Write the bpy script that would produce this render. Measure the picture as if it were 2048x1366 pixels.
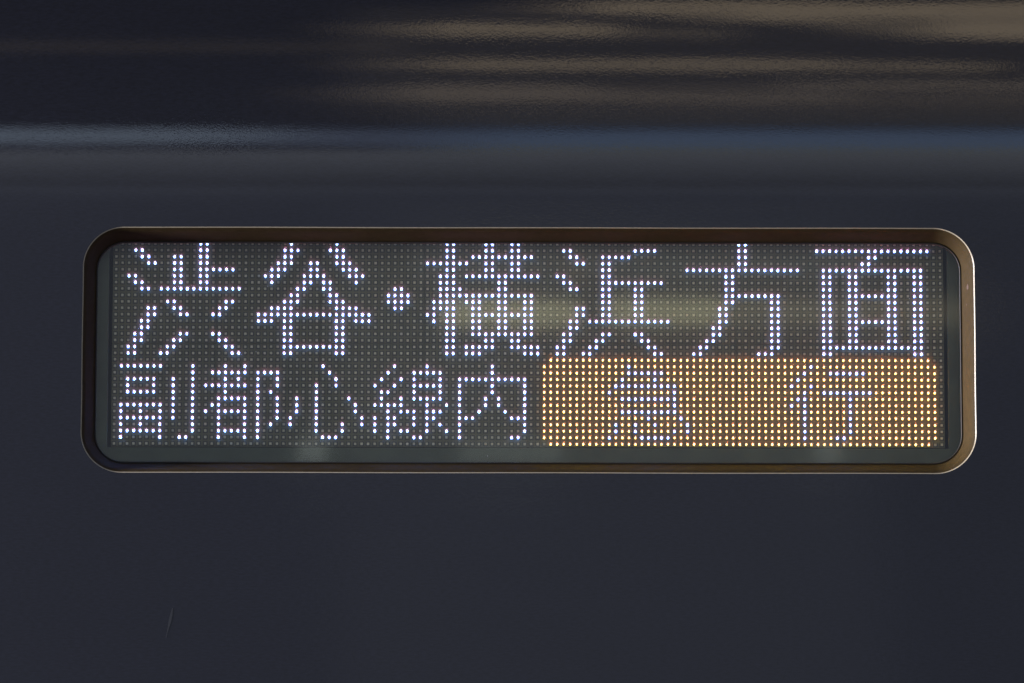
import bpy, bmesh, math, random
from mathutils import Vector, Matrix
R = math.radians
rnd = random.Random(7)
scene = bpy.context.scene
for o in list(bpy.data.objects):
    bpy.data.objects.remove(o)

# ------------------------------------------------------------------ camera
cam_data = bpy.data.cameras.new('camera')
cam = bpy.data.objects.new('camera', cam_data)
scene.collection.objects.link(cam)
scene.camera = cam
cam_data.sensor_width = 36.0
cam_data.lens = 36.0 * 9240 / 2048
cam_data.clip_start = 0.1
cam_data.clip_end = 100
cam.location = (-0.01478, -4.18881, -0.55443)
cam.rotation_mode = 'XYZ'
pitch, roll = R(7.5), R(0.10)
fw = Vector((0, math.cos(pitch), math.sin(pitch)))
r0 = Vector((1, 0, 0)); u0 = Vector((0, -math.sin(pitch), math.cos(pitch)))
rt = r0 * math.cos(roll) + u0 * math.sin(roll)
up = -r0 * math.sin(roll) + u0 * math.cos(roll)
m = Matrix((rt, up, -fw)).transposed()
cam.rotation_euler = m.to_euler('XYZ')
cam_data.dof.use_dof = True
cam_data.dof.focus_distance = 4.25
cam_data.dof.aperture_fstop = 9.0

# ------------------------------------------------------------------ world, exposure
world = bpy.data.worlds.new('World')
scene.world = world
world.use_nodes = True
bg = world.node_tree.nodes['Background']
bg.inputs['Color'].default_value = (0.82, 0.88, 1.02, 1)
bg.inputs['Strength'].default_value = 0.10
scene.render.engine = 'CYCLES'
scene.view_settings.view_transform = 'Standard'
scene.view_settings.look = 'None'
scene.view_settings.exposure = 0.0
scene.view_settings.gamma = 1.0
scene.view_settings.use_curve_mapping = False

# ------------------------------------------------------------------ unseen lights, most of them added to shape reflections on paint and glass
def lamp(name, x0, x1, z0, z1, y, color, radiance, rot=0.0):
    """upright luminous strip facing the train"""
    d = bpy.data.lights.new(name, 'AREA')
    d.shape = 'RECTANGLE'
    d.size = x1 - x0; d.size_y = z1 - z0
    d.color = color
    d.energy = radiance * math.pi * d.size * d.size_y
    o = bpy.data.objects.new(name, d)
    o.location = ((x0 + x1) / 2, y, (z0 + z1) / 2)
    # local -Z looks to +Y (towards the train), local X stays X
    o.rotation_euler = (Matrix.Rotation(rot, 4, 'Y') @ Matrix.Rotation(R(90), 4, 'X')).to_euler()
    scene.collection.objects.link(o)
    return o
WARM = (1.0, 0.78, 0.50)
def strip(x0, x1, z0, z1, color, rad, rot=0.0, tail=.11):
    """a light added for a reflected streak, stepped dimmer to fade its left end"""
    rad *= 1.15
    lamp('streak_light', x0, x1, z0, z1, -3.5, color, rad, rot)
    if tail:
        h = (z1 - z0) * .12
        lamp('streak_light', x0 - tail, x0, z0 + h, z1 - h, -3.5, color, rad * .55)
        lamp('streak_light', x0 - 2.2 * tail, x0 - tail, z0 + 2 * h, z1 - 2 * h, -3.5, color, rad * .22)
WARM2 = (1.0, .80, .58)
strip(0.16, 2.40, 4.55, 4.80, WARM, 1.75)
strip(0.46, 2.40, 4.40, 4.53, WARM, 1.55, R(2), 0)
strip(0.86, 2.40, 4.04, 4.37, WARM, 1.75, R(1.5), .1)
lamp('streak_light', 0.30, 0.92, 4.33, 4.41, -3.5, WARM, 1.2, R(20))  # this and the single lights below are added for more mirrored streaks
strip(-0.17, 0.20, 4.07, 4.33, WARM, 1.55, R(2))
lamp('streak_light', 0.20, 0.44, 4.07, 4.17, -3.5, WARM, 0.9, R(6))
strip(-0.17, 0.62, 3.50, 3.67, WARM, 1.35, R(1))
lamp('streak_light', 0.62, 0.95, 3.50, 3.62, -3.5, WARM, 1.35)
strip(-0.22, 0.14, 3.03, 3.27, WARM2, 0.95)
lamp('streak_light', 0.14, 0.62, 3.02, 3.14, -3.5, WARM2, 1.15, R(1.5))
lamp('streak_light', 0.14, 0.50, 3.20, 3.28, -3.5, WARM2, 0.50, R(-2))
lamp('streak_light', 0.50, 1.60, 3.21, 3.31, -3.5, WARM2, 1.15, R(.7))
lamp('streak_light', 0.62, 1.60, 3.01, 3.08, -3.5, WARM2, 1.05, R(-.6))
lamp('streak_light', -0.20, 1.50, 2.62, 2.86, -3.5, (1, .95, .85), 0.30)
lamp('streak_fill', -0.35, 2.40, 2.95, 4.80, -3.6, (1, .86, .68), .16)  # broad dim light added to lift the dark gaps between streaks
lamp('streak_light', -1.60, -0.25, 3.80, 3.98, -3.5, WARM, .22)
lamp('sky_gap', -0.12, 1.70, 2.02, 2.44, -3.5, (.42, .62, 1.0), 1.5)
lamp('sky_gap', -0.20, 1.70, 2.44, 2.56, -3.5, (.34, .56, 1.0), 0.70)
lamp('sky_gap', -0.20, 1.70, 1.96, 2.02, -3.5, (.34, .56, 1.0), 1.55)
lamp('sky_gap', -1.90, -0.45, 2.10, 2.50, -3.5, (.62, .78, 1.0), 1.9)
lamp('sky_gap', -1.90, -0.60, 1.98, 2.10, -3.5, (.62, .74, 1.0), 0.60)
lamp('sky_gap', -0.45, -0.10, 2.02, 2.46, -3.5, (.52, .66, 1.0), .95)
lamp('shoulder_accent', -0.15, 1.60, 1.89, 1.96, -3.5, (.95, 1.0, .66), 1.1)  # thin light added for the pale line mirrored under the blue band
for k in range(8):                      # stepped lights added for a grey sheen that fades downwards
    lamp('sheen_step', -2.4, 2.4, 1.88 - .15 * (k + 1), 1.88 - .15 * k, -3.5, (.90, .97, 1.10), .85 * (1 - k / 8.5) ** 1.3)
lamp('shoulder_accent', 0.78, 1.50, 1.45, 1.90, -3.5, (1, 1, .88), 1.1)  # added to brighten the sheen towards the right end
lamp('horizon_fill', -7.0, 7.0, -3.0, 2.6, -10.0, (.86, .97, 1.28), 0.215)  # large soft light added for an even sheen on paint and glass
lamp('horizon_fill', -0.55, 1.15, -1.2, 1.75, -10.2, (.92, .98, 1.12), 0.085)  # second soft light added to brighten the middle
lamp('warm_pane_lamp', -0.22, 0.18, 1.235, 1.305, -9.0, (1.0, .97, .56), 2.2)  # lights placed for the warm bar mirrored in the pane
lamp('warm_pane_lamp', 0.26, 0.60, 1.240, 1.310, -9.0, (1.0, .97, .56), 2.1)
lamp('warm_pane_lamp', 0.60, 1.00, 1.245, 1.305, -9.0, (1.0, .92, .56), 0.8)
lamp('warm_pane_lamp', 1.00, 1.34, 1.235, 1.315, -9.0, (1.0, .85, .50), 0.6)
lamp('warm_pane_lamp', 0.14, 0.20, 1.360, 1.440, -9.0, (1.0, .75, .42), 0.45)
lamp('pane_band_light', -0.30, 1.00, 1.370, 1.460, -9.0, (.9, 1, .95), 0.22)  # dim light added for a pale band in the pane
lamp('pane_patch_light', -0.63, -0.55, 0.835, 0.90, -9.0, (.9, 1, .95), 1.05)  # small lights added for pale patches along the lower strip of the pane
lamp('pane_patch_light', -0.16, 0.13, 0.835, 0.90, -9.0, (.9, 1, .90), 0.5)
lamp('pane_patch_light', 0.86, 0.93, 0.835, 0.90, -9.0, (.9, 1, .90), 0.8)
# warm light down the platform, from the left, grazing the side of the train
d = bpy.data.lights.new('platform_end_lamp', 'AREA')
d.shape = 'RECTANGLE'; d.size = 0.8; d.size_y = 1.8; d.color = (1.0, .94, 1.0); d.energy = 1080
o = bpy.data.objects.new('platform_end_lamp', d)
o.location = (-5.2, -0.62, 0.15)
o.rotation_euler = (Vector((0, 0, 0)) - Vector(o.location)).to_track_quat('-Z', 'Y').to_euler()
scene.collection.objects.link(o)

# ------------------------------------------------------------------ helpers
def link(o, parent=None):
    scene.collection.objects.link(o)
    if parent is not None:
        o.parent = parent
    return o
def mesh_obj(name, verts, faces, mat, parent=None, smooth=False, attrs=None):
    me = bpy.data.meshes.new(name)
    me.from_pydata(verts, [], faces)
    if attrs:
        for k, vals in attrs.items():
            a = me.attributes.new(k, 'FLOAT', 'POINT')
            a.data.foreach_set('value', vals)
    if smooth:
        me.polygons.foreach_set('use_smooth', [True] * len(me.polygons))
    me.update()
    if mat: me.materials.append(mat)
    return link(bpy.data.objects.new(name, me), parent)
def empty(name, label, cat, loc=(0, 0, 0)):
    o = bpy.data.objects.new(name, None)
    o.location = loc
    o.empty_display_size = 0.05
    o['label'] = label; o['category'] = cat
    return link(o)
def new_mat(name):
    mt = bpy.data.materials.new(name); mt.use_nodes = True
    return mt, mt.node_tree.nodes, mt.node_tree.links
def fix_normals(o):
    bm = bmesh.new(); bm.from_mesh(o.data)
    bmesh.ops.recalc_face_normals(bm, faces=bm.faces)
    bm.to_mesh(o.data); bm.free()

# ------------------------------------------------------------------ materials
def paint_material():
    mt, N, L = new_mat('navy_paint')
    b = N['Principled BSDF']
    tc = N.new('ShaderNodeTexCoord')
    big = N.new('ShaderNodeTexNoise'); big.inputs['Scale'].default_value = 9; big.inputs['Detail'].default_value = 3
    mp0 = N.new('ShaderNodeMapping'); mp0.inputs['Scale'].default_value = (.35, 1, 1)
    L.new(tc.outputs['Object'], mp0.inputs['Vector']); L.new(mp0.outputs[0], big.inputs['Vector'])
    cr = N.new('ShaderNodeValToRGB')
    cr.color_ramp.elements[0].position = .3; cr.color_ramp.elements[1].position = .7
    cr.color_ramp.elements[0].color = (.0058, .0066, .0128, 1)
    cr.color_ramp.elements[1].color = (.0071, .0080, .0150, 1)
    L.new(big.outputs['Fac'], cr.inputs[0]); L.new(cr.outputs[0], b.inputs['Base Color'])
    gr = N.new('ShaderNodeTexNoise'); gr.inputs['Scale'].default_value = 700; gr.inputs['Detail'].default_value = 3
    mpg = N.new('ShaderNodeMapping'); mpg.inputs['Scale'].default_value = (.25, 1, 1)
    L.new(tc.outputs['Object'], mpg.inputs['Vector']); L.new(mpg.outputs[0], gr.inputs['Vector'])
    gm = N.new('ShaderNodeMapRange'); gm.inputs['From Min'].default_value = .3; gm.inputs['From Max'].default_value = .7
    gm.inputs['To Min'].default_value = .72; gm.inputs['To Max'].default_value = 1.28
    L.new(gr.outputs['Fac'], gm.inputs['Value'])
    gx = N.new('ShaderNodeVectorMath'); gx.operation = 'SCALE'
    L.new(cr.outputs[0], gx.inputs[0]); L.new(gm.outputs[0], gx.inputs['Scale'])
    L.new(gx.outputs[0], b.inputs['Base Color'])
    # orange peel: two sizes of ripple, drawn out along the car
    mp = N.new('ShaderNodeMapping'); mp.inputs['Scale'].default_value = (.9, 1, 1)
    L.new(tc.outputs['Object'], mp.inputs['Vector'])
    n1 = N.new('ShaderNodeTexNoise'); n1.inputs['Scale'].default_value = 420; n1.inputs['Detail'].default_value = 2
    n2 = N.new('ShaderNodeTexNoise'); n2.inputs['Scale'].default_value = 950; n2.inputs['Detail'].default_value = 1
    L.new(mp.outputs[0], n1.inputs['Vector']); L.new(mp.outputs[0], n2.inputs['Vector'])
    mp2 = N.new('ShaderNodeMapping'); mp2.inputs['Scale'].default_value = (.12, 1, 1)
    L.new(tc.outputs['Object'], mp2.inputs['Vector'])
    n3 = N.new('ShaderNodeTexNoise'); n3.inputs['Scale'].default_value = 26; n3.inputs['Detail'].default_value = 2
    L.new(mp2.outputs[0], n3.inputs['Vector'])
    b0 = N.new('ShaderNodeBump'); b0.inputs['Strength'].default_value = 1; b0.inputs['Distance'].default_value = .00009
    L.new(n3.outputs['Fac'], b0.inputs['Height'])
    b1 = N.new('ShaderNodeBump'); b1.inputs['Strength'].default_value = 1; b1.inputs['Distance'].default_value = .000023
    L.new(n1.outputs['Fac'], b1.inputs['Height']); L.new(b0.outputs[0], b1.inputs['Normal'])
    b2 = N.new('ShaderNodeBump'); b2.inputs['Strength'].default_value = 1; b2.inputs['Distance'].default_value = .000055
    L.new(n2.outputs['Fac'], b2.inputs['Height']); L.new(b1.outputs[0], b2.inputs['Normal'])
    # the filler along the bend of the shoulder is coarser than the flat panel
    sp = N.new('ShaderNodeSeparateXYZ'); L.new(tc.outputs['Object'], sp.inputs[0])
    zr = N.new('ShaderNodeMapRange'); zr.inputs['From Min'].default_value = .12; zr.inputs['From Max'].default_value = .24
    L.new(sp.outputs['Z'], zr.inputs['Value'])
    br = N.new('ShaderNodeValToRGB')
    br.color_ramp.interpolation = 'EASE'
    br.color_ramp.elements[0].position = .0; br.color_ramp.elements[0].color = (.24, .24, .24, 1)
    br.color_ramp.elements[1].position = 1.; br.color_ramp.elements[1].color = (.24, .24, .24, 1)
    e_ = br.color_ramp.elements.new(.38); e_.color = (.65, .65, .65, 1)
    e_ = br.color_ramp.elements.new(.62); e_.color = (.8, .8, .8, 1)
    L.new(zr.outputs[0], br.inputs[0]); L.new(br.outputs[0], b2.inputs['Strength'])
    L.new(b2.outputs[0], b.inputs['Normal'])
    L.new(b2.outputs[0], b.inputs['Coat Normal'])
    b.inputs['Roughness'].default_value = .45
    b.inputs['Specular IOR Level'].default_value = .12
    b.inputs['Coat Weight'].default_value = 1.0
    b.inputs['Coat Roughness'].default_value = .032
    b.inputs['Coat IOR'].default_value = 1.5
    return mt
def simple(name, col, rough, spec=.5, metal=0, noise=None, bump=None):
    mt, N, L = new_mat(name)
    b = N['Principled BSDF']
    b.inputs['Base Color'].default_value = (*col, 1)
    b.inputs['Roughness'].default_value = rough
    b.inputs['Specular IOR Level'].default_value = spec
    b.inputs['Metallic'].default_value = metal
    if noise:
        tc = N.new('ShaderNodeTexCoord')
        n = N.new('ShaderNodeTexNoise'); n.inputs['Scale'].default_value = noise[0]; n.inputs['Detail'].default_value = 4
        L.new(tc.outputs['Object'], n.inputs['Vector'])
        cr = N.new('ShaderNodeValToRGB')
        cr.color_ramp.elements[0].position = .3; cr.color_ramp.elements[1].position = .7
        cr.color_ramp.elements[0].color = (*[c * (1 - noise[1]) for c in col], 1)
        cr.color_ramp.elements[1].color = (*[c * (1 + noise[1]) for c in col], 1)
        L.new(n.outputs['Fac'], cr.inputs[0]); L.new(cr.outputs[0], b.inputs['Base Color'])
        if bump:
            bp = N.new('ShaderNodeBump'); bp.inputs['Strength'].default_value = 1; bp.inputs['Distance'].default_value = bump
            L.new(n.outputs['Fac'], bp.inputs['Height']); L.new(bp.outputs[0], b.inputs['Normal'])
    return mt
M_paint = paint_material()
M_reveal = simple('bronze_reveal', (.039, .0272, .0118), .6, .04, 0, (160, .12), .00003)
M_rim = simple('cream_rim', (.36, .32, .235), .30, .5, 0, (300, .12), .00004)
M_gasket = simple('rubber_gasket', (.012, .010, .008), .6)
M_bezel = simple('housing_grey', (.074, .086, .044), .55, .4, 0, (40, .15))
M_board = simple('board_mask', (.160, .149, .080), .65, .3, 0, (90, .18))
M_package = simple('led_package', (.066, .064, .048), .55, .3)
M_lens = simple('unlit_lens', (.60, .54, .34), .4, .4, 0, (170, .22))
M_chip = simple('bare_chip', (.05, .025, .016), .7)
M_scuff = simple('scuff', (.024, .026, .033), .35, .5)
M_mark = simple('mark_print', (.06, .066, .06), .6)

def led_material(name, core, top, bottom, side):
    mt, N, L = new_mat(name)
    N.remove(N['Principled BSDF'])
    em = N.new('ShaderNodeEmission'); em.inputs['Strength'].default_value = 1
    die = N.new('ShaderNodeAttribute'); die.attribute_name = 'die'
    rim = N.new('ShaderNodeAttribute'); rim.attribute_name = 'rim'
    def pos(sign):
        q = N.new('ShaderNodeMath'); q.operation = 'MULTIPLY'; q.inputs[1].default_value = sign; q.use_clamp = True
        L.new(die.outputs['Fac'], q.inputs[0]); return q
    mt_ = N.new('ShaderNodeMix'); mt_.data_type = 'RGBA'
    L.new(pos(1).outputs[0], mt_.inputs['Factor'])
    mt_.inputs[6].default_value = (*side, 1); mt_.inputs[7].default_value = (*top, 1)
    mx = N.new('ShaderNodeMix'); mx.data_type = 'RGBA'
    L.new(pos(-1).outputs[0], mx.inputs['Factor'])
    L.new(mt_.outputs[2], mx.inputs[6]); mx.inputs[7].default_value = (*bottom, 1)
    mx2 = N.new('ShaderNodeMix'); mx2.data_type = 'RGBA'
    L.new(rim.outputs['Fac'], mx2.inputs['Factor'])
    mx2.inputs[6].default_value = (*core, 1)
    L.new(mx.outputs[2], mx2.inputs[7])
    L.new(mx2.outputs[2], em.inputs['Color'])
    gn = N.new('ShaderNodeAttribute'); gn.attribute_name = 'gain'
    L.new(gn.outputs['Fac'], em.inputs['Strength'])
    L.new(em.outputs[0], N['Material Output'].inputs['Surface'])
    return mt
M_white = led_material('white_led', (3.0, 3.05, 4.1), (30, 9, 18), (8, 22, 82), (8, 9, 22))
M_amber = led_material('amber_led', (2.6, 2.5, 2.05), (78, 17, 4), (28, 20, 2), (20, 10, 1.4))

def glass_material():
    mt, N, L = new_mat('sign_glass')
    N.remove(N['Principled BSDF'])
    tr = N.new('ShaderNodeBsdfTransparent'); tr.inputs['Color'].default_value = (.93, .955, .94, 1)
    gl = N.new('ShaderNodeBsdfGlossy'); gl.inputs['Roughness'].default_value = .035
    fr = N.new('ShaderNodeFresnel'); fr.inputs['IOR'].default_value = 1.5
    ml = N.new('ShaderNodeMath'); ml.operation = 'MULTIPLY'; ml.inputs[1].default_value = 1.9
    L.new(fr.outputs[0], ml.inputs[0])
    mx = N.new('ShaderNodeMixShader')
    L.new(ml.outputs[0], mx.inputs[0]); L.new(tr.outputs[0], mx.inputs[1]); L.new(gl.outputs[0], mx.inputs[2])
    # patchy scatter added to imitate bloom around the dots; a few specks of dust
    tc = N.new('ShaderNodeTexCoord')
    mp = N.new('ShaderNodeMapping'); mp.inputs['Scale'].default_value = (1, 1, 3); mp.inputs['Rotation'].default_value = (0, .5, 0)
    L.new(tc.outputs['Object'], mp.inputs['Vector'])
    nz = N.new('ShaderNodeTexNoise'); nz.inputs['Scale'].default_value = 7; nz.inputs['Detail'].default_value = 5
    L.new(mp.outputs[0], nz.inputs['Vector'])
    hr = N.new('ShaderNodeMapRange'); hr.inputs['From Min'].default_value = .3; hr.inputs['From Max'].default_value = .7
    hr.inputs['To Min'].default_value = .11; hr.inputs['To Max'].default_value = .17
    L.new(nz.outputs['Fac'], hr.inputs['Value'])
    rf = N.new('ShaderNodeBsdfRefraction'); rf.inputs['IOR'].default_value = 1.3; rf.inputs['Roughness'].default_value = .42
    mh = N.new('ShaderNodeMixShader')
    L.new(hr.outputs[0], mh.inputs[0]); L.new(tr.outputs[0], mh.inputs[1]); L.new(rf.outputs[0], mh.inputs[2])
    vo = N.new('ShaderNodeTexVoronoi'); vo.inputs['Scale'].default_value = 55
    L.new(tc.outputs['Object'], vo.inputs['Vector'])
    dm = N.new('ShaderNodeMath'); dm.operation = 'LESS_THAN'; dm.inputs[1].default_value = .022
    L.new(vo.outputs['Distance'], dm.inputs[0])
    df = N.new('ShaderNodeBsdfDiffuse'); df.inputs['Color'].default_value = (.5, .5, .48, 1)
    ms = N.new('ShaderNodeMixShader')
    L.new(dm.outputs[0], ms.inputs[0]); L.new(mh.outputs[0], ms.inputs[1]); L.new(df.outputs[0], ms.inputs[2])
    L.new(ms.outputs[0], mx.inputs[1])
    geo = N.new('ShaderNodeNewGeometry')
    mx2 = N.new('ShaderNodeMixShader')
    tr2 = N.new('ShaderNodeBsdfTransparent')
    L.new(geo.outputs['Backfacing'], mx2.inputs[0]); L.new(mx.outputs[0], mx2.inputs[1]); L.new(tr2.outputs[0], mx2.inputs[2])
    L.new(mx2.outputs[0], N['Material Output'].inputs['Surface'])
    return mt
M_glass = glass_material()

# ------------------------------------------------------------------ the side of the train
CX, CZ, HW, HH, RAD = 0.0004, -0.0106, 0.4074, 0.1122, 0.0365
SEG = 20
def loop(off, y, wob=0.0):
    """rounded rectangle, 'off' metres inside the opening, at depth y"""
    hw, hh, r = HW - off, HH - off, max(RAD - off, .004)
    pts = []
    for k, (sx, sz) in enumerate(((1, 1), (-1, 1), (-1, -1), (1, -1))):
        cx, cz = CX + sx * (hw - r), CZ + sz * (hh - r)
        arc = []
        for i in range(SEG + 1):
            a = math.pi / 2 * (k + i / SEG)
            arc.append((cx + r * math.cos(a), cz + r * math.sin(a)))
        pts += arc
        nx = ((-1, 1), (-1, -1), (1, -1), (1, 1))[k]
        a = math.pi / 2 * (k + 1)
        q = (CX + nx[0] * (hw - r) + r * math.cos(a), CZ + nx[1] * (hh - r) + r * math.sin(a))
        n = 40 if k in (0, 2) else 10
        p = arc[-1]
        pts += [(p[0] + (q[0] - p[0]) * j / n, p[1] + (q[1] - p[1]) * j / n) for j in range(1, n)]
    return [(x + wob * math.sin(z * 61 + x * 3), y, z + wob * math.sin(x * 23 + 1)) for x, z in pts]
def loft(name, prof, mat, parent, wob=0.0, close=False):
    rings = [loop(o, y, wob) for o, y in prof]
    n = len(rings[0])
    verts, faces = [], []
    for r in rings:
        verts += r
    m = len(rings)
    for a in range(m if close else m - 1):
        b = (a + 1) % m
        for i in range(n):
            j = (i + 1) % n
            faces.append((a * n + i, a * n + j, b * n + j, b * n + i))
    return mesh_obj(name, verts, faces, mat, parent, True)

train = empty('train_car_side', 'dark navy painted side of a train car, framing the lit destination sign', 'train')

Z1, A1, R1, R2 = .1275, R(13), .336, 1.03
def profile():
    pts = [(0.0, Z1 - .006), (0.0, Z1 - .003), (0.0, Z1)]
    for i in range(1, 27):
        a = A1 * i / 26
        pts.append((R1 * (1 - math.cos(a)), Z1 + R1 * math.sin(a)))
    y, z = pts[-1]
    for i in range(1, 41):
        a = A1 + R(24) * i / 40
        pts.append((y + R2 * (math.cos(A1) - math.cos(a)), z + R2 * (math.sin(a) - math.sin(A1))))
    return pts
def body_panel():
    XL, XR, ZB = -1.6, 1.6, -.75
    bm = bmesh.new()
    hv = [bm.verts.new(p) for p in loop(-.0012, 0.0, .00012)]
    ov = [bm.verts.new(p) for p in ((XL, 0, ZB), (XR, 0, ZB), (XR, 0, Z1 - .006), (XL, 0, Z1 - .006))]
    ed = []
    for lp in (hv, ov):
        ed += [bm.edges.new((lp[i], lp[(i + 1) % len(lp)])) for i in range(len(lp))]
    bmesh.ops.triangle_fill(bm, use_beauty=True, edges=ed)
    pr = profile(); nx = 8
    rows = [[bm.verts.new((XL + (XR - XL) * i / nx, y, z)) for i in range(nx + 1)] for y, z in pr]
    for r in range(len(rows) - 1):
        for i in range(nx):
            bm.faces.new((rows[r][i], rows[r][i + 1], rows[r + 1][i + 1], rows[r + 1][i]))
    bm.normal_update()
    for f in bm.faces:
        if f.normal.y > 0: f.normal_flip()
        f.smooth = True
    me = bpy.data.meshes.new('body_panel'); bm.to_mesh(me); bm.free()
    me.materials.append(M_paint)
    return link(bpy.data.objects.new('body_panel', me), train)
body = body_panel()

# window frame: cream lip where the paint ends, a sloped bronze reveal, a black gasket, the pane
frame = loft('window_frame', [(-.0003, .00068), (.0005, .0014), (.0018, .0027), (.0030, .0050), (.0048, .0092), (.0066, .0135),
                              (.0080, .0166), (.0088, .0182), (.0091, .0190), (.0091, .0196), (.0096, .0197), (.0098, .0199), (.0098, .0300)], M_reveal, train, .00010)
frame['label'] = 'bronze coloured sloped reveal around the sign window'
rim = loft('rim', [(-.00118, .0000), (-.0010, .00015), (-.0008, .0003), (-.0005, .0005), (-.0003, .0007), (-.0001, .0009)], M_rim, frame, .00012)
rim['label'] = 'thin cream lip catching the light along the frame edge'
gas = loft('gasket', [(.0097, .0188), (.0103, .0184), (.0109, .0188), (.0109, .0196)], M_gasket, frame)
# chips in the paint of the right-hand reveal
def chip(off_y, z, w, h):
    # lies on the sloped reveal, half sunk into it
    t = off_y
    a, b = (.0030, .0050), (.0066, .0135)
    off = a[0] + (b[0] - a[0]) * t; y = a[1] + (b[1] - a[1]) * t
    x = CX + HW - off
    ux, uy = -(b[0] - a[0]), (b[1] - a[1])
    l = math.hypot(ux, uy); ux /= l; uy /= l
    vs, n = [], 10
    nx_, ny_ = -uy, ux                      # out of the reveal, towards the camera side
    for i in range(n):
        an = 2 * math.pi * i / n
        du, dv = w * math.cos(an) * (1 - .35 * math.sin(an)), h * math.sin(an)
        vs.append((x + ux * du + nx_ * .00012, y + uy * du + ny_ * .00012, z + dv))
    vs.append((x + nx_ * .00016, y + ny_ * .00016, z))
    mesh_obj('paint_chip', vs, [(i, (i + 1) % n, n) for i in range(n)], M_chip, frame)
chip(.42, .0495, .0018, .0027)
chip(.62, .0332, .0007, .0008)

def box(v, f, x0, x1, y0, y1, z0, z1, back=False):
    b = len(v)
    v += [(x0, y0, z0), (x1, y0, z0), (x1, y0, z1), (x0, y0, z1), (x0, y1, z0), (x1, y1, z0), (x1, y1, z1), (x0, y1, z1)]
    f += [(b, b + 1, b + 2, b + 3), (b, b + 4, b + 5, b + 1), (b + 1, b + 5, b + 6, b + 2), (b + 2, b + 6, b + 7, b + 3), (b + 3, b + 7, b + 4, b)]
    if back: f.append((b + 4, b + 7, b + 6, b + 5))

# glass pane behind the reveal
bm = bmesh.new()
pl = loop(.0096, .0200)
fr_ = bm.faces.new([bm.verts.new(p) for p in pl])
res = bmesh.ops.extrude_face_region(bm, geom=[fr_])
for e in res['geom']:
    if isinstance(e, bmesh.types.BMVert): e.co.y += .005
bmesh.ops.recalc_face_normals(bm, faces=bm.faces)
me = bpy.data.meshes.new('glass_pane'); bm.to_mesh(me); bm.free(); me.materials.append(M_glass)
pane = link(bpy.data.objects.new('glass_pane', me), train)
pane['label'] = 'clear pane over the display, reflecting a warm blurred light'
# tiny worn print in the lower left corner of the display housing
v, f = [], []
def stroke(x0, z0, x1, z1, w=.00045):
    dx, dz = x1 - x0, z1 - z0; l = math.hypot(dx, dz); px, pz = -dz / l * w / 2, dx / l * w / 2
    b = len(v)
    v.extend([(x0 + px, .0354, z0 + pz), (x0 - px, .0354, z0 - pz), (x1 - px, .0354, z1 - pz), (x1 + px, .0354, z1 + pz)])
    f.append((b, b + 1, b + 2, b + 3))
MX, MZ = -.3958, -.0953
stroke(MX, MZ + .0008, MX + .0016, MZ + .0008); stroke(MX + .0016, MZ + .0008, MX + .0016, MZ - .0008)
stroke(MX + .0050, MZ, MX + .0062, MZ); stroke(MX + .0056, MZ, MX + .0056, MZ - .0022); stroke(MX + .0062, MZ + .0008, MX + .0068, MZ - .0004)
stroke(MX + .0082, MZ + .0010, MX + .0102, MZ + .0010); stroke(MX + .0092, MZ + .0010, MX + .0092, MZ - .0036)
mark_geo = (v, f)

# faint scuff on the paint below the sign
def scuff():
    line = [(-.3225, -.2475, .0004), (-.3236, -.2540, .0011), (-.3248, -.2600, .0012), (-.3262, -.2660, .0006), (-.3272, -.2700, .0003), (-.3281, -.2745, .0003)]
    vs = []
    for x, z, w in line:
        vs += [(x - w, -.0002, z), (x + w, -.0002, z)]
    fs = [(2 * i, 2 * i + 2, 2 * i + 3, 2 * i + 1) for i in range(len(line) - 1)]
    o = mesh_obj('scuff_mark', vs, fs, M_scuff, train)
    o['label'] = 'faint slanting grey scuff on the paint below the sign'
scuff()

# ------------------------------------------------------------------ the LED destination display behind the glass
disp = empty('destination_display', 'full colour LED destination display with white and amber dot characters behind glass', 'led sign', (0, .04, -.125))
OFF = Vector((0, -.04, .125))
def dpart(name, verts, faces, mat, parent=None, smooth=False, attrs=None):
    vs = [tuple(Vector(p) + OFF) for p in verts]
    return mesh_obj(name, vs, faces, mat, parent or disp, smooth, attrs)
# housing: face plate with a rectangular cut-out, and a back box
v, f = [], []
X0, X1, ZB, ZT = -.3873, .3873, -.0970, .0970
box(v, f, -.430, X0, .036, .060, -.135, .115, True)
box(v, f, X1, .430, .036, .060, -.135, .115, True)
box(v, f, X0, X1, .036, .060, -.135, ZB, True)
box(v, f, X0, X1, .036, .060, ZT, .115, True)
hs = dpart('housing', v, f, M_bezel)
hs['label'] = 'dark grey face plate surrounding the LED board'
dpart('printed_mark', mark_geo[0], mark_geo[1], M_mark, hs)
v, f = [], []
box(v, f, -.430, .430, .062, .070, -.135, .115, True)
dpart('back_plate', v, f, M_gasket)

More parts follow.
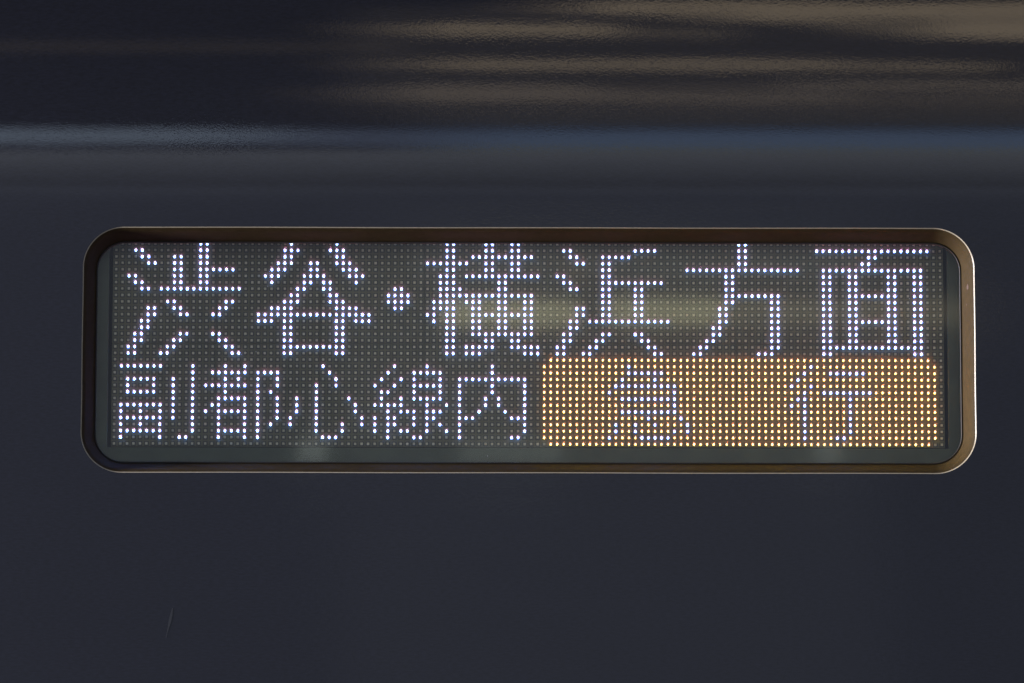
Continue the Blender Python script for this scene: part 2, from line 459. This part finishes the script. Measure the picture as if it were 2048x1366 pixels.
P = .006
def led_pos(c, r):
    return ((c - 63.5) * P, (15.5 - r) * P)
def rows(spec):
    """'row: a-b c d-e; row: ...' -> set of (col, row)"""
    s = set()
    for part in spec.split(';'):
        part = part.strip()
        if not part: continue
        rr, cols = part.split(':')
        lo, hi = (rr.split('-') + [rr])[:2]
        for r in range(int(lo), int(hi) + 1):
            for t in cols.split():
                a, b = (t.split('-') + [t])[:2]
                for c in range(int(a), int(b) + 1):
                    s.add((c, r))
    return s
GLYPHS = [
 ('渋, first of the large top row', '0:13 14;1:3 4 13 14;2:4 5 9 10 13 14;3:5 6 9 10 13 14;4:9 10 13-18;5:2 3 9 10 13 14;6:3 4 9 10 13 14;7:4 5 7-19;9:8 9 17 18;10:5 6 9 10 16 17;11:5 6 10 11 15 16;12-13:4 5;14:3 4 10 11 15 16;15:3 4 9 10 16 17;16:2 3 8 9 17 18;17:2 3 7 8 18 19'),
 ('谷, second of the large top row', '0:27 34;1:26-28 33-35;2:26 27 34 35;3:25-27 30 31 34-36;4:24-26 30 31 35-37;5:23-25 29-32 36-38;6:24 29 30 32 33 37;7:28 29 32 33;8:27 28 33 34;9:26-28 33-35;10:24-27 34-37;11:22-39;12:22-24 26 27 34 35 37-39;13-15:26 27 34 35;16:26-35;17:26 27 34 35'),
 ('・, round dot between the place names', '7:43 44;8-9:42-45;10:43 44'),
 ('横, dense third character of the large top row', '0-1:51 52 57 58 61 62;2:51 52 55-64;3:48-54 57 58 61 62;4:51 52 57 58 61 62;5:50-52 54-65;6:50-52 59 60;7:50-53 59 60;8:50-64;9:49-52 54-56 59 60 63 64;10:49-52 55 56 59 60 63 64;11:48 49 51 52 55-64;12:49 51 52 55 56 59 60 63 64;13:51 52 55 56 59 60 63 64;14:51 52 55-64;15:51 52 57 58 61 62;16:51 52 54-58 61-65;17:51 52 54-56 63-65'),
 ('浜, fourth of the large top row', '1:69 70 80-83;2:70 71 75-79;3:71 72 75 76;4:75 76;5:68 69 75 76;6:69 70 75-84;7:70 71 75 76 80 81;8-9:75 76 80 81;10-11:71 72 75 76 80 81;12:70 71 73-85;13:70 71;14:69 70 75 76 80 81;15:69 70 74 75 81 82;16:68 69 73 74 82 83;17:68 69 72 73 83 84'),
 ('方, fifth of the large top row', '0-3:96 97;4:88-105;5-7:94 95;8:94-102;9:94 95 101 102;10-12:93 94 101 102;13-14:92 93 101 102;15:91 92 101 102;16:90 91 101 102;17:89 90 99-101'),
 ('面, box shaped last of the large top row', '1:108-125;2:116 117;3:115 116;4:109-124;5-7:109 110 113 114 119 120 123 124;8:109 110 113-120 123 124;9-11:109 110 113 114 119 120 123 124;12:109 110 113-120 123 124;13-15:109 110 113 114 119 120 123 124;16:109-124;17:109 110 123 124'),
 ('副, first of the small lower row', '19:1-7 12;20:12;21:2-6 9 12;22:2 6 9 12;23:2-6 9 12;24:9 12;25:1-7 9 12;26:1 4 7 9 12;27:1-7 9 12;28:1 4 7 12;29:1-7 12;30:1 7 10 11'),
 ('都, second of the small lower row', '19:17 20;20:15-20 22-25;21:17 19 22 25;22:14-20 22 25;23:17 22 24;24:16-20 22 25;25:15 16 20 22 25;26:14 16-20 22 25;27:16 20 22 25;28:16 20 22 24;29:16-20 22;30:16 20 22'),
 ('心, sparse third of the small lower row', '19:32;20:33;21:34;22:31 34;23:31;24:28 31 36;25-26:28 31 37;27:27 31 38;28:27 31 35 38;29:31 35;30:32-34'),
 ('線, fourth of the small lower row', '19:43 48;20:42 46-50;21:41 44 46 50;22:40 43 46-50;23:41 42 46 50;24:41 44 46-50;25:40-44 48 51;26:42 44-46 48-50;27:40 42 43 46 48 49;28:40 42 43 46 48 50;29:40 42 44 45 48 51;30:42 46 47'),
 ('内, fifth of the small lower row', '19-20:58;21:53-63;22-23:53 58 63;24-25:53 57 59 63;26:53 56 60 63;27:53-55 61-63;28-29:53 63;30:53 61 62'),
 ('急, left one on the amber block', '19:79;20:79-84;21:78 83;22:77-86;23:76 86;24:78-86;25:86;26:78-86;27:82 87;28:77 80 83 88;29:77 80 86 88;30:76 81-85'),
 ('行, right one on the amber block', '19:107;20:106 110-115;21:105;22:104 107;23:106 109-116;24:105 106 113;25:104 106 113;26-29:106 113;30:106 111 112'),
]
FACE = .0400
def lit_mesh(cells, size=1.0):
    """low elliptic domes, one to a dot, standing on their packages"""
    v, f, die, rim_, gain = [], [], [], [], []
    S = 8
    for c, r in sorted(cells):
        x, z = led_pos(c, r)
        x += rnd.uniform(-.00003, .00003); z += rnd.uniform(-.00003, .00003)
        k = size * (1 + rnd.uniform(-.04, .04))
        b = len(v); gn = rnd.uniform(.72, 1.12)
        for (ra, rb, h, rm, dz) in ((.00106, .00142, 0, 1.0, 0), (.00102, .00138, .0008, 1.0, 0), (.00094, .00128, .00088, 0, 0)):
            for i in range(S):
                a = 2 * math.pi * (i + .5) / S
                v.append((x + k * ra * math.cos(a), FACE - .0004 - h, z + dz + k * rb * math.sin(a)))
                die.append(math.sin(a)); rim_.append(rm); gain.append(gn)
        v.append((x, FACE - .0004 - .0011, z)); die.append(0); rim_.append(0); gain.append(gn)
        for q in range(2):
            for i in range(S):
                j = (i + 1) % S
                f.append((b + q * S + i, b + q * S + j, b + (q + 1) * S + j, b + (q + 1) * S + i))
        for i in range(S):
            f.append((b + 2 * S + i, b + 2 * S + (i + 1) % S, b + 3 * S))
    return v, f, {'die': die, 'rim': rim_, 'gain': gain}
lit = set()
for text, spec in GLYPHS:
    cells = rows(spec)
    lit |= cells
    v, f, at = lit_mesh(cells, .93)
    g = dpart('dot_character', v, f, M_white, disp, False, at)
    g['label'] = 'glowing white LED dot character ' + text
    g['kind'] = 'stuff'
amber = set()
for r in range(18, 32):
    for c in range(66, 127):
        if r in (18, 31) and c in (66, 126): continue
        if (c, r) not in lit: amber.add((c, r))
v, f, at = lit_mesh(amber, .73)
g = dpart('amber_block', v, f, M_amber, disp, False, at)
g['label'] = 'rounded block of amber LED dots behind the two lower right characters'
g['kind'] = 'stuff'
lit |= amber

# sixteen 16 x 16 modules, each a board with its packages and unlit lenses
for mr in range(2):
    for mc in range(8):
        xa = (mc * 16 - 64) * P; xb = xa + 16 * P
        zb = (16 - (mr + 1) * 16) * P; zt = zb + 16 * P
        gsp = .00022
        dy = rnd.uniform(-.00015, .00015)
        v, f = [], []
        box(v, f, xa + gsp, xb - gsp, FACE + dy, FACE + .008, zb + gsp, zt - gsp)
        mod = dpart('led_module', v, f, M_board)
        v, f, lv, lf = [], [], [], []
        for r in range(mr * 16, mr * 16 + 16):
            for c in range(mc * 16, mc * 16 + 16):
                x, z = led_pos(c, r)
                h = .0021
                b = len(v)
                v += [(x - h, FACE - .0004, z - h), (x + h, FACE - .0004, z - h), (x + h, FACE - .0004, z + h), (x - h, FACE - .0004, z + h)]
                g_ = h + .0002
                v += [(x - g_, FACE + .0003, z - g_), (x + g_, FACE + .0003, z - g_), (x + g_, FACE + .0003, z + g_), (x - g_, FACE + .0003, z + g_)]
                f += [(b, b + 1, b + 2, b + 3)] + [(b + 4 + i, b + 4 + (i + 1) % 4, b + (i + 1) % 4, b + i) for i in range(4)]
                if (c, r) not in lit:
                    h = .00106 + rnd.uniform(-.00006, .00006)
                    xx, zz = x + rnd.uniform(-.0001, .0001), z + rnd.uniform(-.0001, .0001)
                    box(lv, lf, xx - h, xx + h, FACE - .0009, FACE - .0003, zz - h, zz + h)
        pk = dpart('led_packages', v, f, M_package, mod); pk['kind'] = 'stuff'
        if lv:
            ul = dpart('unlit_leds', lv, lf, M_lens, mod); ul['kind'] = 'stuff'
